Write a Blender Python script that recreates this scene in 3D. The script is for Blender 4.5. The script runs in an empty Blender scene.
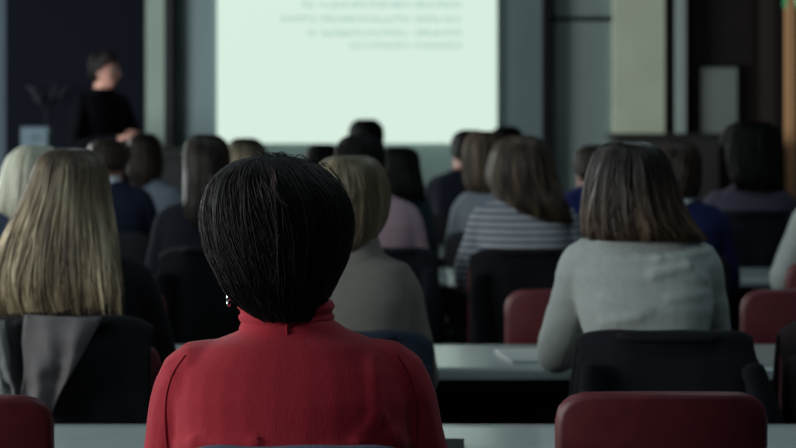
import bpy, math, random
from mathutils import Vector, Matrix, noise
random.seed(7)
SC = bpy.context.scene
COL = SC.collection
F = 2200.0            # focal length in pixels of the 796 px wide frame
HZ, CX0, CAMZ = 111.0, 398.0, 1.36

# ------------------------------------------------------------------ camera, world, light
cd = bpy.data.cameras.new('camera'); cam = bpy.data.objects.new('camera', cd); COL.objects.link(cam)
cam.location = (0, 0, CAMZ); cam.rotation_euler = (math.pi/2, 0, 0)
cd.sensor_width = 36; cd.lens = 36*F/796
cd.shift_y = -(224-HZ)/796
cd.clip_start = .05; cd.clip_end = 60
cd.dof.use_dof = True; cd.dof.focus_distance = 3.32; cd.dof.aperture_fstop = 6.4
SC.camera = cam
SC.view_settings.view_transform = 'Standard'; SC.view_settings.look = 'None'
SC.view_settings.gamma = 1; SC.view_settings.exposure = 0; SC.view_settings.use_curve_mapping = False
try: SC.cycles.use_denoising = True
except Exception: pass
w = bpy.data.worlds.new('world'); SC.world = w; w.use_nodes = True
w.node_tree.nodes['Background'].inputs[0].default_value = (.5, .62, .8, 1)
w.node_tree.nodes['Background'].inputs[1].default_value = .35
def area(name, loc, tgt, sx, sy, power, col):
    l = bpy.data.lights.new(name, 'AREA'); l.shape = 'RECTANGLE'; l.size = sx; l.size_y = sy
    l.energy = power; l.color = col
    o = bpy.data.objects.new(name, l); COL.objects.link(o); o.location = loc
    o.rotation_euler = (Vector(tgt)-Vector(loc)).to_track_quat('-Z', 'Y').to_euler()
    return o
WIN = [(2.3, 100), (5.0, 48), (7.9, 20), (12.6, 215)]       # windows in the left wall: centre along the room, daylight power
for (wy, pw) in WIN:
    area('window_daylight', (-4.02, wy, 1.65), (0, wy+.3, 1.35), 1.7, 1.3, pw, (.93, 1.0, .97))

CEIL = [(-1.3, .6), (1.3, .6), (-1.3, 4.2), (1.3, 4.2), (-1.3, 7.8), (1.3, 7.8)]      # unseen ceiling panels, added as cool fill (built below)
for (lx_, ly_) in CEIL: area('ceiling_fill_light', (lx_, ly_, 3.0), (lx_, ly_+.001, 0), 1.2, .6, 7.5, (.72, .94, 1.0))

# ------------------------------------------------------------------ helpers
def lin(c):
    return tuple((v/255/12.92 if v/255 <= .04045 else ((v/255+.055)/1.055)**2.4) for v in c)
MATS = {}
def mat(name, rgb, rough=.7, var=.15, scale=30, bump=.0, spec=.3, metal=0, emit=None, estr=1, stretch=None, sheen=0):
    if name in MATS: return MATS[name]
    m = bpy.data.materials.new(name); m.use_nodes = True; nt = m.node_tree; b = nt.nodes['Principled BSDF']
    c = lin(rgb)
    b.inputs['Roughness'].default_value = rough; b.inputs['Metallic'].default_value = metal
    b.inputs['Specular IOR Level'].default_value = spec
    if sheen: b.inputs['Sheen Weight'].default_value = sheen
    tc = nt.nodes.new('ShaderNodeTexCoord'); nz = nt.nodes.new('ShaderNodeTexNoise')
    nz.inputs['Scale'].default_value = scale; nz.inputs['Detail'].default_value = 4
    src = tc.outputs['Object']
    if stretch:
        mp = nt.nodes.new('ShaderNodeMapping'); mp.inputs['Scale'].default_value = stretch
        nt.links.new(src, mp.inputs[0]); src = mp.outputs[0]
    nt.links.new(src, nz.inputs['Vector'])
    rp = nt.nodes.new('ShaderNodeValToRGB')
    rp.color_ramp.elements[0].position = .3; rp.color_ramp.elements[1].position = .7
    rp.color_ramp.elements[0].color = tuple(max(0, v*(1-var)) for v in c)+(1,)
    rp.color_ramp.elements[1].color = tuple(min(1, v*(1+var)) for v in c)+(1,)
    nt.links.new(nz.outputs['Fac'], rp.inputs[0]); nt.links.new(rp.outputs[0], b.inputs['Base Color'])
    if bump:
        bp = nt.nodes.new('ShaderNodeBump'); bp.inputs['Strength'].default_value = bump; bp.inputs['Distance'].default_value = .004
        nt.links.new(nz.outputs['Fac'], bp.inputs['Height']); nt.links.new(bp.outputs[0], b.inputs['Normal'])
    if emit:
        b.inputs['Emission Color'].default_value = lin(emit)+(1,); b.inputs['Emission Strength'].default_value = estr
    MATS[name] = m
    return m
def stripe_mat(name, a, bcol, period, duty):
    if name in MATS: return MATS[name]
    m = mat(name, a, .9, .12, 60, .2)
    nt = m.node_tree; b = nt.nodes['Principled BSDF']
    tc = nt.nodes.new('ShaderNodeTexCoord'); sp = nt.nodes.new('ShaderNodeSeparateXYZ'); nt.links.new(tc.outputs['Object'], sp.inputs[0])
    d = nt.nodes.new('ShaderNodeMath'); d.operation = 'DIVIDE'; d.inputs[1].default_value = period; nt.links.new(sp.outputs[2], d.inputs[0])
    f = nt.nodes.new('ShaderNodeMath'); f.operation = 'FRACT'; nt.links.new(d.outputs[0], f.inputs[0])
    g = nt.nodes.new('ShaderNodeMath'); g.operation = 'GREATER_THAN'; g.inputs[1].default_value = duty; nt.links.new(f.outputs[0], g.inputs[0])
    mx = nt.nodes.new('ShaderNodeMix'); mx.data_type = 'RGBA'
    old = b.inputs['Base Color'].links[0].from_socket
    nt.links.new(g.outputs[0], mx.inputs[0]); nt.links.new(old, mx.inputs[6]); mx.inputs[7].default_value = lin(bcol)+(1,)
    nt.links.new(mx.outputs[2], b.inputs['Base Color'])
    return m
def hair_mat(name, stops, z0=None, z1=None, ends=None, rough=.42, spec=.35):
    """strand colours picked per strand; optional lighter dyed ends between local heights z0 (root side) and z1 (tips)"""
    if name in MATS: return MATS[name]
    m = bpy.data.materials.new(name); m.use_nodes = True; nt = m.node_tree; b = nt.nodes['Principled BSDF']
    b.inputs['Roughness'].default_value = rough; b.inputs['Specular IOR Level'].default_value = spec
    g = nt.nodes.new('ShaderNodeNewGeometry')
    t0 = nt.nodes.new('ShaderNodeTexCoord'); mp = nt.nodes.new('ShaderNodeMapping'); mp.inputs['Scale'].default_value = (34, 34, 2.5)
    nt.links.new(t0.outputs['Object'], mp.inputs[0]); nz = nt.nodes.new('ShaderNodeTexNoise'); nz.inputs['Scale'].default_value = 1; nz.inputs['Detail'].default_value = 2
    nt.links.new(mp.outputs[0], nz.inputs['Vector'])
    m1 = nt.nodes.new('ShaderNodeMapRange'); m1.inputs[1].default_value = .34; m1.inputs[2].default_value = .66; nt.links.new(nz.outputs['Fac'], m1.inputs[0])
    m2 = nt.nodes.new('ShaderNodeMix'); m2.inputs[0].default_value = .55; nt.links.new(g.outputs['Random Per Island'], m2.inputs[2]); nt.links.new(m1.outputs[0], m2.inputs[3])
    mixv = m2.outputs[0]
    def ramp(st):
        r = nt.nodes.new('ShaderNodeValToRGB'); e = r.color_ramp.elements
        for i, c in enumerate(st):
            p = i/(len(st)-1)
            if i == 0: e[0].position = 0; e[0].color = lin(c)+(1,)
            elif i == len(st)-1: e[len(e)-1].position = 1; e[len(e)-1].color = lin(c)+(1,)
            else: q = e.new(p); q.color = lin(c)+(1,)
        nt.links.new(mixv, r.inputs[0]); return r.outputs[0]
    c = ramp(stops)
    if ends:
        c2 = ramp(ends)
        tc = nt.nodes.new('ShaderNodeTexCoord'); sp = nt.nodes.new('ShaderNodeSeparateXYZ'); nt.links.new(tc.outputs['Object'], sp.inputs[0])
        mr = nt.nodes.new('ShaderNodeMapRange'); mr.inputs[1].default_value = z0; mr.inputs[2].default_value = z1
        nt.links.new(sp.outputs[2], mr.inputs[0])
        mx = nt.nodes.new('ShaderNodeMix'); mx.data_type = 'RGBA'
        nt.links.new(mr.outputs[0], mx.inputs[0]); nt.links.new(c, mx.inputs[6]); nt.links.new(c2, mx.inputs[7]); c = mx.outputs[2]
    nt.links.new(c, b.inputs['Base Color'])
    MATS[name] = m
    return m

class Geo:
    def __init__(s): s.v = []; s.f = []
    def ring(s, pts):
        i = len(s.v); s.v.extend(pts); return list(range(i, i+len(pts)))
    def rings(s, rs, cap=True):
        idx = [s.ring(r) for r in rs]; n = len(idx[0])
        for a, b in zip(idx, idx[1:]):
            for k in range(n): s.f.append((a[k], a[(k+1) % n], b[(k+1) % n], b[k]))
        if cap:
            for q, rev in ((idx[0], True), (idx[-1], False)):
                c = Vector((0, 0, 0))
                for k in q: c += Vector(s.v[k])
                s.v.append(tuple(c/n)); ci = len(s.v)-1
                for k in range(n):
                    a, b = q[k], q[(k+1) % n]
                    s.f.append((ci, b, a) if rev else (ci, a, b))
        return s
    def loft(s, levels, n=28, p=2.3, cap=True):
        """horizontal superellipse sections (z, cx, cy, rx, ry)"""
        rs = []
        for (z, cx, cy, rx, ry) in levels:
            r = []
            for k in range(n):
                a = 2*math.pi*k/n; c, si = math.cos(a), math.sin(a)
                r.append((cx+rx*math.copysign(abs(c)**(2/p), c), cy+ry*math.copysign(abs(si)**(2/p), si), z))
            rs.append(r)
        return s.rings(rs, cap)
    def tube(s, path, rad, n=12, flat=1.0, cap=True):
        P = [Vector(p) for p in path]; R = rad if isinstance(rad, (list, tuple)) else [rad]*len(P)
        t0 = (P[1]-P[0]).normalized()
        u = t0.orthogonal().normalized(); rs = []
        for i, p in enumerate(P):
            t = (P[min(i+1, len(P)-1)]-P[max(i-1, 0)]).normalized()
            u = (u-t*u.dot(t)).normalized(); v = t.cross(u)
            rs.append([tuple(p+(u*math.cos(2*math.pi*k/n)+v*math.sin(2*math.pi*k/n)*flat)*R[i]) for k in range(n)])
        return s.rings(rs, cap)
    def limb(s, path, rad, n=14):
        """tapered limb with rounded ends"""
        P = smooth_path(path, 5); R = smooth_vals(rad, 5)
        a = (P[0]-P[1]).normalized(); b = (P[-1]-P[-2]).normalized()
        P = [P[0]+a*R[0]*.9, P[0]+a*R[0]*.6]+P+[P[-1]+b*R[-1]*.6, P[-1]+b*R[-1]*.9]
        R = [R[0]*.35, R[0]*.78]+R+[R[-1]*.78, R[-1]*.35]
        return s.tube(P, R, n)
    def box(s, x0, x1, y0, y1, z0, z1):
        i = len(s.v)
        s.v += [(x0,y0,z0),(x1,y0,z0),(x1,y1,z0),(x0,y1,z0),(x0,y0,z1),(x1,y0,z1),(x1,y1,z1),(x0,y1,z1)]
        s.f += [tuple(i+k for k in q) for q in ((3,2,1,0),(4,5,6,7),(0,1,5,4),(1,2,6,5),(2,3,7,6),(3,0,4,7))]
        return s
    def sphere(s, c, r, n=12, m=8):
        rx, ry, rz = r if isinstance(r, (tuple, list)) else (r, r, r)
        rs = []
        for j in range(1, m):
            a = math.pi*j/m
            rs.append([(c[0]+rx*math.sin(a)*math.cos(2*math.pi*k/n), c[1]+ry*math.sin(a)*math.sin(2*math.pi*k/n), c[2]-rz*math.cos(a)) for k in range(n)])
        return s.rings(rs)
    def pillow(s, hw, hh, cr, T, fn, M=48, K=9, edge=.12):
        """rounded rectangle plate with rounded rim; fn maps (x, h, t) to a point"""
        def outline(k, r):
            q = k/M*4; side = int(q) % 4; f = (q-int(q))*2-1
            u, v = ((f,-1),(1,f),(-f,1),(-1,-f))[side]
            x, y = u*hw, v*hh
            ix, iy = hw-cr, hh-cr
            dx, dy = max(0, abs(x)-ix), max(0, abs(y)-iy)
            if dx > 0 and dy > 0:
                L = math.hypot(dx, dy); x = math.copysign(ix+dx/L*cr, x); y = math.copysign(iy+dy/L*cr, y)
            return x*r, y*r
        rr = [.12, .35, .6, .8]+[1-edge+edge*math.sin(math.pi/2*j/K) for j in range(K+1)]
        def th(r):
            e = max(0, (r-(1-edge))/edge); return T/2*math.sqrt(max(0, 1-e*e))
        seq = [(r, 1) for r in rr]+[(r, -1) for r in rr[-2::-1]]
        return s.rings([[tuple(fn(*outline(k, r), sg*th(r))) for k in range(M)] for r, sg in seq])
    def mesh(s, name):
        me = bpy.data.meshes.new(name); me.from_pydata([tuple(v) for v in s.v], [], s.f); me.update(); return me
    def build(s, name, m, parent=None, smooth=True, fix=False):
        me = s.mesh(name)
        if m: me.materials.append(m)
        if smooth: me.polygons.foreach_set('use_smooth', [True]*len(me.polygons))
        o = bpy.data.objects.new(name, me); COL.objects.link(o); o.parent = parent
        return o
def smooth_path(path, sub):
    P = [Vector(p) for p in path]; out = []
    for i in range(len(P)-1):
        a, b, c, d = P[max(i-1,0)], P[i], P[i+1], P[min(i+2,len(P)-1)]
        for k in range(sub):
            t = k/sub
            out.append(.5*((2*b)+(c-a)*t+(2*a-5*b+4*c-d)*t*t+(3*b-3*c+d-a)*t**3))
    return out+[P[-1]]
def smooth_vals(r, sub):
    out = []
    for i in range(len(r)-1):
        for k in range(sub):
            t = k/sub; t = t*t*(3-2*t); out.append(r[i]*(1-t)+r[i+1]*t)
    return out+[r[-1]]
def remesh(g, name, m, parent, vox, sm=4, wr=None, extra=None):
    """fuse overlapping volumes into one continuous skin"""
    me = g.mesh(name+'_src'); o = bpy.data.objects.new(name+'_src', me); COL.objects.link(o)
    a = o.modifiers.new('r', 'REMESH'); a.mode = 'VOXEL'; a.voxel_size = vox; a.use_smooth_shade = True
    b = o.modifiers.new('s', 'SMOOTH'); b.iterations = sm; b.factor = .5
    dg = bpy.context.evaluated_depsgraph_get(); dg.update()
    me2 = bpy.data.meshes.new_from_object(o.evaluated_get(dg)); me2.name = name
    bpy.data.objects.remove(o); bpy.data.meshes.remove(me)
    if wr:
        for v in me2.vertices: v.co += v.normal*wr(v.co, v.normal)
    if extra:                                  # closed detail islands (hands) joined on at the wrist
        vs = [tuple(v.co) for v in me2.vertices]; fs = [tuple(p.vertices) for p in me2.polygons]
        for (ev, ef) in extra:
            n0 = len(vs); vs += ev; fs += [tuple(i+n0 for i in q) for q in ef]
        me3 = bpy.data.meshes.new(name); me3.from_pydata(vs, [], fs); me3.update()
        bpy.data.meshes.remove(me2); me2 = me3
    me2.materials.clear(); me2.materials.append(m)
    me2.polygons.foreach_set('use_smooth', [True]*len(me2.polygons))
    o = bpy.data.objects.new(name, me2); COL.objects.link(o); o.parent = parent
    return o
def thing(name, label, cat, loc=(0,0,0), rz=0, group=None):
    o = bpy.data.objects.new(name, None); COL.objects.link(o); o.location = loc; o.rotation_euler = (0,0,rz)
    o.empty_display_size = .1
    return tag(o, label, cat, group)
def tag(o, label, cat, group=None):
    o['label'] = label; o['category'] = cat
    if group: o['group'] = group
    return o
def struct(o): o['kind'] = 'structure'; return o
def dup(root, loc, rz, label, group=None):
    r = root.copy(); COL.objects.link(r); r.location = loc; r.rotation_euler = (0,0,rz); r['label'] = label
    if group: r['group'] = group
    for ch in list(root.children):
        c = ch.copy(); COL.objects.link(c); c.parent = r
        for g in ch.children:
            e = g.copy(); COL.objects.link(e); e.parent = c
    return r
def X(px, d): return (px-CX0)/F*d
def Z(py, d): return CAMZ-(py-HZ)/F*d

# ------------------------------------------------------------------ room
M_floor = mat('floor_carpet', (38, 40, 46), .95, .2, 90, .3)
M_ceil = mat('ceiling_paint', (58, 61, 66), .9, .05)
M_slate = mat('slate_wall_paint', (106, 122, 126), .75, .04, 3)
M_side = mat('side_wall_paint', (58, 62, 68), .9, .05, 3)
M_char = mat('charcoal_panel', (17, 18, 27), .95, .06, 3, spec=.05)
M_pale = mat('pale_green_panel', (128, 142, 134), .8, .04, 3)
M_black = mat('black_metal', (9, 10, 16), .6, .1)
M_glassy = mat('grey_wall_panel', (132, 148, 148), .6, .05, 2)
M_colm = mat('sage_column_plaster', (214, 222, 198), .85, .05, 4)
M_pgrey = mat('pale_grey_frame', (176, 190, 188), .7, .05)
M_dbrown = mat('dark_brown_panel', (34, 28, 33), .75, .1, 4)
M_brown = mat('brown_panel', (62, 54, 50), .8, .1, 4)
M_wood = mat('orange_wood', (240, 182, 134), .6, .12, 12, stretch=(8, 8, 1))
DW = 15.5; RH = 3.05
def slab(name, x0, x1, y0, y1, z0, z1, m): return struct(Geo().box(x0, x1, y0, y1, z0, z1).build(name, m, None, False))
slab('floor', -4.2, 4.2, -2.6, DW+.2, -.1, 0, M_floor)
slab('ceiling', -4.2, 4.2, -2.6, DW+.2, RH, RH+.1, M_ceil)
slab('wall_back', -4.2, 4.2, DW, DW+.2, 0, RH, M_slate)
slab('wall_rear', -4.2, 4.2, -2.7, -2.6, 0, RH, M_side)
slab('wall_right', 4.2, 4.3, -2.7, DW+.2, 0, RH, M_side)
g = Geo()                                            # left wall with its window openings
ys = [-2.7]
for wy, _ in WIN: ys += [wy-.9, wy+.9]
ys.append(DW+.2)
for i in range(0, len(ys), 2): g.box(-4.3, -4.2, ys[i], ys[i+1], 0, RH)
for wy, _ in WIN: g.box(-4.3, -4.2, wy-.9, wy+.9, 0, .95); g.box(-4.3, -4.2, wy-.9, wy+.9, 2.35, RH)
struct(g.build('wall_left', M_side, None, False))
for i, (wy, _) in enumerate(WIN):
    g = Geo()
    for a in (wy-.9, wy-.03, wy+.84): g.box(-4.29, -4.21, a, a+.06, .95, 2.35)
    for a in (.95, 2.29): g.box(-4.288, -4.212, wy-.9, wy+.9, a, a+.06)
    struct(g.build('window_%d' % (i+1), M_pgrey, None, False))
def panel(name, xa, xb, m, t=.05, za=0.0, zb=RH, y=DW):
    return slab(name, X(xa, y), X(xb, y), y-t, y, za, zb, m)
n = 1
for xa, xb, m, t in ((-60, 7, mat('dim_slate_panel', (66, 78, 86), .85, .05, 3), .04), (7, 144, M_char, .06), (144, 166, M_pale, .04), (166, 174, M_black, .12), (542, 549.5, M_black, .12),
                     (549.5, 612, M_glassy, .03), (612, 663, M_colm, .10), (663, 674, M_black, .06), (674, 683, M_pgrey, .16), (683, 752, M_dbrown, .06),
                     (752, 774, M_brown, .04), (774, 782, M_black, .10), (782, 790, M_wood, .22), (790, 830, M_pgrey, .03)):
    panel('trim_%d' % n, xa, xb, m, t); n += 1
slab('trim_%d' % n, X(549.5, DW), X(612, DW), DW-.05, DW-.03, Z(21.5, DW), Z(17, DW), M_black); n += 1
slab('trim_%d' % n, X(217, DW), X(497, DW), DW-.02, DW, .09, Z(144, DW), mat('pale_slate_strip', (142, 166, 162), .75, .04, 3)); n += 1  # paler slate strip on the wall below the screen
slab('baseboard_back', X(174, DW), X(542, DW), DW-.02, DW, 0, .09, M_black)

M_diff = mat('fill_panel_diffuser', (200, 205, 205), .6, 0)
for k, (lx_, ly_) in enumerate(CEIL):  # housings for the added fill lights, out of view
    cl = thing('added_fill_panel', 'added unseen ceiling fill panel %s, %s side' % (('behind the nearest table', 'above the second table row', 'above the middle of the audience')[k//2], ('left', 'right')[k % 2]), 'ceiling light', (lx_, ly_, RH), 0, 'added ceiling fill panels')
    Geo().box(-.6, .6, -.3, .3, -.035, -.001).build('diffuser', M_diff, cl, False)
    g = Geo()
    for q in ((-.63, .63, -.33, -.3), (-.63, .63, .3, .33), (-.63, -.6, -.3, .3), (.6, .63, -.3, .3)): g.box(q[0], q[1], q[2], q[3], -.045, 0)
    g.build('frame', M_pgrey, cl, False)

# ------------------------------------------------------------------ projection screen
DS = DW-.03
scr = thing('projection_screen', 'bright white projection screen with faint lines of text on the front wall', 'screen', (X(357, DS), DS, Z(143.5, DS)))
hw = (497-217)/2/F*DS
M_scr = mat('lit_screen', (20, 20, 20), .9, 0, emit=(215, 237, 223), estr=1.0)
def text_mat():
    """rows of letters too small to read: a fine letter pattern broken into words"""
    m = bpy.data.materials.new('slide_text'); m.use_nodes = True; nt = m.node_tree; b = nt.nodes['Principled BSDF']
    b.inputs['Base Color'].default_value = (.007, .007, .007, 1)
    tc = nt.nodes.new('ShaderNodeTexCoord'); out = []
    for sc_, lo, hi in ((Vector((55, 1, 40)), .40, .55), (Vector((6, 1, .0)), .36, .44)):
        mp = nt.nodes.new('ShaderNodeMapping'); mp.inputs['Scale'].default_value = sc_; nt.links.new(tc.outputs['Object'], mp.inputs[0])
        nz = nt.nodes.new('ShaderNodeTexNoise'); nz.inputs['Scale'].default_value = 1; nz.inputs['Detail'].default_value = 1; nt.links.new(mp.outputs[0], nz.inputs['Vector'])
        mr = nt.nodes.new('ShaderNodeMapRange'); mr.inputs[1].default_value = lo; mr.inputs[2].default_value = hi; nt.links.new(nz.outputs['Fac'], mr.inputs[0]); out.append(mr.outputs[0])
    mu = nt.nodes.new('ShaderNodeMath'); mu.operation = 'MULTIPLY'; nt.links.new(out[0], mu.inputs[0]); nt.links.new(out[1], mu.inputs[1])
    mx = nt.nodes.new('ShaderNodeMix'); mx.data_type = 'RGBA'; nt.links.new(mu.outputs[0], mx.inputs[0])
    mx.inputs[6].default_value = lin((215, 237, 223))+(1,); mx.inputs[7].default_value = lin((178, 210, 198))+(1,)
    nt.links.new(mx.outputs[2], b.inputs['Emission Color']); b.inputs['Emission Strength'].default_value = 1
    return m
Geo().box(-hw, hw, -.012, .0, 0, 1.62).build('screen_surface', M_scr, scr, False)
M_txt = text_mat()
for ty, xs, xe in ((4.5, 300, 463), (19, 280, 461), (33, 308, 462), (45.5, 350, 462)):
    zc = Z(ty, DS)-scr.location.z; q = 3.2/F*DS
    Geo().box(X(xs, DS)-scr.location.x, X(xe, DS)-scr.location.x, -.0145, -.0122, zc-q, zc+q).build('text_line', M_txt, scr, False)

# ------------------------------------------------------------------ front-of-room furniture
wb = thing('notice_board', 'pale grey framed board on the dark brown wall panel', 'board', (X(716.5, DW), DW-.062, Z(133, DW)))
bw = 18.5/F*DW; bh = 65/F*DW
Geo().box(-bw, bw, -.03, 0, 0, bh).build('board_face', mat('board_grey', (142, 152, 150), .5, .1, 3), wb, False)
g = Geo(); e = .02
for q in ((-bw-e, -bw, -e, bh+e), (bw, bw+e, -e, bh+e), (-bw, bw, -e, 0), (-bw, bw, bh, bh+e)): g.box(q[0], q[1], -.04, 0, q[2], q[3])
g.build('board_frame', M_black, wb, False)
ex = thing('exit_sign', 'small glowing green exit sign above the wooden door jamb', 'sign', (X(787, DW), DW-.15, Z(9, DW)))
Geo().box(-.055, .055, -.03, 0, 0, .085).build('sign_box', mat('exit_green', (10, 60, 40), .5, 0, emit=(60, 150, 100), estr=.7), ex, False)
g = Geo().box(-.035, .0, -.034, -.0305, .02, .065); g.box(.01, .04, -.034, -.0305, .035, .05)
g.build('pictogram', mat('exit_white', (30, 40, 30), .5, 0, emit=(190, 235, 205), estr=.9), ex, False)
cb = thing('cabinet', 'low taupe cabinet against the wall under the grey board', 'cabinet', (X(668, 14.6), 14.6, 0))
cw = 52/F*14.6; ch = Z(134, 14.6)
M_taupe = mat('taupe_laminate', (62, 60, 60), .6, .08, 5)
Geo().box(-cw, cw, 0, .5, .08, ch-.03).build('carcass', M_taupe, cb, False)
Geo().box(-cw-.02, cw+.02, -.02, .52, ch-.03, ch).build('top_board', mat('taupe_top', (52, 50, 52), .5, .08), cb, False)
Geo().box(-cw+.03, cw-.03, .03, .47, 0, .08).build('plinth', M_black, cb, False)
for a, b in ((-cw+.01, -.005), (.005, cw-.01)):
    dr = Geo().box(a, b, -.018, -.001, .1, ch-.05).build('door', M_taupe, cb, False)
    xm = b-.04 if a < -.1 else a+.04
    Geo().tube([(xm, -.03, .5), (xm, -.03, .65)], .006).build('handle', M_pgrey, dr)
lc = thing('lectern', 'dark box lectern at the left foot of the projection screen', 'lectern', (X(173, 14.2), 14.2, 0))
Geo().box(-.15, .15, 0, .3, 0, Z(158, 14.2)).build('cabinet_body', M_black, lc, False)
g = Geo(); g.rings([[(-.17, -.03, Z(158, 14.2)+.002), (.17, -.03, Z(158, 14.2)+.002), (.17, .33, Z(151, 14.2)), (-.17, .33, Z(151, 14.2))],
                    [(-.17, -.03, Z(158, 14.2)+.025), (.17, -.03, Z(158, 14.2)+.025), (.17, .33, Z(151, 14.2)+.025), (-.17, .33, Z(151, 14.2)+.025)]])
g.build('sloped_top', M_black, lc, False)
cs = thing('coat_stand', 'dark coat stand with curved hooks left of the man in black', 'coat stand', (X(48, 15.1), 15.1, 0))
M_cs = mat('coat_stand_black', (14, 14, 22), .5, .1)
Geo().tube([(0, 0, .03), (0, 0, Z(96, 15.1))], .022).build('pole', M_cs, cs)
zt = Z(96, 15.1)
for k in range(6):
    a = k*math.pi/3; c, s_ = math.cos(a), math.sin(a)
    Geo().tube(smooth_path([(0, 0, zt-.06), (c*.07, s_*.07, zt-.03), (c*.11, s_*.11, zt+.05), (c*.15, s_*.15, zt+.06)], 4), .012, 8).build('hook', M_cs, cs)
    if k % 2 == 0: Geo().tube(smooth_path([(0, 0, .14), (c*.12, s_*.12, .1), (c*.24, s_*.24, .015)], 4), .014, 8).build('foot', M_cs, cs)
for k in range(3):
    pass
bx = thing('storage_unit', 'small pale blue-grey cabinet standing beside the coat stand', 'cabinet', (X(33, 14.45), 14.45, 0))
sh = Z(127, 14.7)
M_bx = mat('blue_grey_laminate', (62, 76, 86), .7, .08)
Geo().box(-.08, .1, 0, .3, .05, sh).build('carcass', M_bx, bx, False)
for k in range(3):
    q = Geo().box(-.075, .095, -.015, -.001, .08+k*(sh-.1)/3, .06+(k+1)*(sh-.1)/3).build('drawer', M_bx, bx, False)
    Geo().box(-.02, .04, -.025, -.0155, .03+(k+1)*(sh-.1)/3, .04+(k+1)*(sh-.1)/3).build('handle', M_black, q, False)
Geo().box(-.07, .09, .01, .29, 0, .05).build('plinth', M_black, bx, False)

# ------------------------------------------------------------------ tables
M_top = mat('white_laminate', (196, 206, 206), .2, .04, 8, spec=.6)
M_edge = mat('table_edge_band', (120, 128, 130), .5, .05)
M_leg = mat('grey_steel', (70, 74, 80), .4, .1, metal=.6)
TZ = .72
def table(x0, x1, yn, yf, label):
    t = thing('table', label, 'table', ((x0+x1)/2, (yn+yf)/2, 0), 0, 'white tables in rows')
    hx, hy = (x1-x0)/2-.001, (yf-yn)/2
    Geo().pillow(hx, hy, .004, .026, lambda x, h, th: (x, h, TZ-.013+th), M=32, K=4, edge=.006).build('tabletop', M_top, t)
    for sx in (-1, 1):
        xx = sx*(hx-.05)
        g = Geo().box(xx-.014, xx+.014, -.02, .02, .03, TZ-.05); g.box(xx-.014, xx+.014, -hy+.04, hy-.04, 0, .03); g.box(xx-.014, xx+.014, -hy+.08, hy-.08, TZ-.05, TZ-.027)
        g.build('leg', M_leg, t, False)
    Geo().box(-hx+.1, hx-.1, .03, .06, TZ-.09, TZ-.04).build('crossbar', M_leg, t, False)
    Geo().box(-hx+.082, hx-.082, hy-.06, hy-.045, .49, TZ-.028).build('added_dark_panel', M_black, t, False)  # dark board added to keep the space under the tabletop black
    return t
table(-1.62, -.22, 4.0, 4.50, 'white table under the front edge of the picture, left of the red sweater')
table(-.22, 1.18, 4.0, 4.50, 'white table between the red sweater and the nearest red chair at right')
NB = 'white table in the second row, '
table(-2.906, -1.506, 5.44, 6.04, NB+'cut by the left picture edge')
table(-1.506, -.106, 5.44, 6.04, NB+'in front of the blonde woman with the grey jacket')
table(-.106, 1.294, 5.44, 6.04, NB+'carrying the notepad beside the pale grey sweater')
table(1.294, 2.694, 5.44, 6.04, NB+'cut by the right picture edge')
for k, (a, s_) in enumerate(((-2.35, 'in front of the man in the navy suit'), (-.95, 'in front of the woman with long dark hair'), (.45, 'in front of the striped sweater'), (1.85, 'in front of the dark bob haircut'))):
    table(a-.265, a+1.135, 8.32, 9.0, 'white table in the middle rows, '+s_)
for k, (a, s_) in enumerate(((-1.9, 'beyond the navy suit'), (-.5, 'beyond the mauve top'), (.9, 'beyond the royal blue top'))):
    table(a-.4, a+1.0, 9.97, 10.52, 'white table nearest the screen, '+s_)

# ------------------------------------------------------------------ chairs
M_red = mat('red_upholstery', (96, 31, 39), .45, .12, 25, .05, spec=.5)
M_chr = mat('chair_steel', (110, 114, 120), .3, .05, metal=.8)
CH = .857
M_dkch = mat('dark_upholstery', (20, 20, 28), .6, .12, 25, .05)
def make_chair(label, M_red, grp):
    t = thing('chair', label, 'chair', (0, 0, 0), 0, grp)
    zc, hh, hwd = CH-.19, .19, .19
    def back(x, h, th):
        v = (h+hh)/(2*hh)
        y = -.175-.055*v+.03*(x/hwd)**2-.012*math.sin(v*math.pi)
        return (x, y+th, zc+h+.006*(1-(x/hwd)**2)*v)
    Geo().pillow(hwd, hh, .05, .03, back, M=64, K=7, edge=.07).build('backrest', M_red, t)
    Geo().pillow(.2, .2, .06, .035, lambda x, h, th: (x, h+.02, .4215+th-.012*(1-(x/.2)**2)*(1-(h/.2)**2)+.012*(x/.2)**2), M=48, K=7, edge=.07).build('seat', M_red, t)
    for sx in (-1, 1):
        Geo().tube(smooth_path([(sx*.15, .15, .405), (sx*.18, .19, .36), (sx*.2, .215, .0)], 4), .011, 10).build('leg', M_chr, t)
        Geo().tube(smooth_path([(sx*.15, -.12, .405), (sx*.18, -.17, .36), (sx*.2, -.22, .0)], 4), .011, 10).build('leg', M_chr, t)
        Geo().tube(smooth_path([(sx*.1, .02, .405), (sx*.1, -.13, .40), (sx*.1, -.155, .46), (sx*.1, -.18, .62)], 5), .009, 8).build('back_support', M_chr, t)
        Geo().tube([(sx*.15, .15, .404), (sx*.15, -.12, .404)], .01, 8).build('seat_rail', M_chr, t)
    return t
protos = {}
def chair(xpx, dtop, label, rz=0, kind='red'):
    """dtop is the distance of the top of the backrest"""
    loc = (X(xpx, dtop), dtop+.23, 0)
    if kind not in protos:
        p = protos[kind] = make_chair(label, M_red if kind == 'red' else M_dkch, 'red chairs in rows' if kind == 'red' else 'dark chairs in the rows near the screen')
        p.location = loc; p.rotation_euler = (0, 0, rz); return p
    return dup(protos[kind], loc, rz, label)
chair(663.5, 3.90, 'empty dark red chair nearest the camera, at bottom right')
chair(-57, 3.86, 'empty dark red chair cut off by the bottom left corner')
chair(573, 6.15, 'empty red chair seen between the striped sweater and the grey sweater')
chair(810, 6.15, 'empty red chair at the right edge beyond the second table')
chair(98, 6.15, 'red chair peeking out right of the blonde woman')
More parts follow.
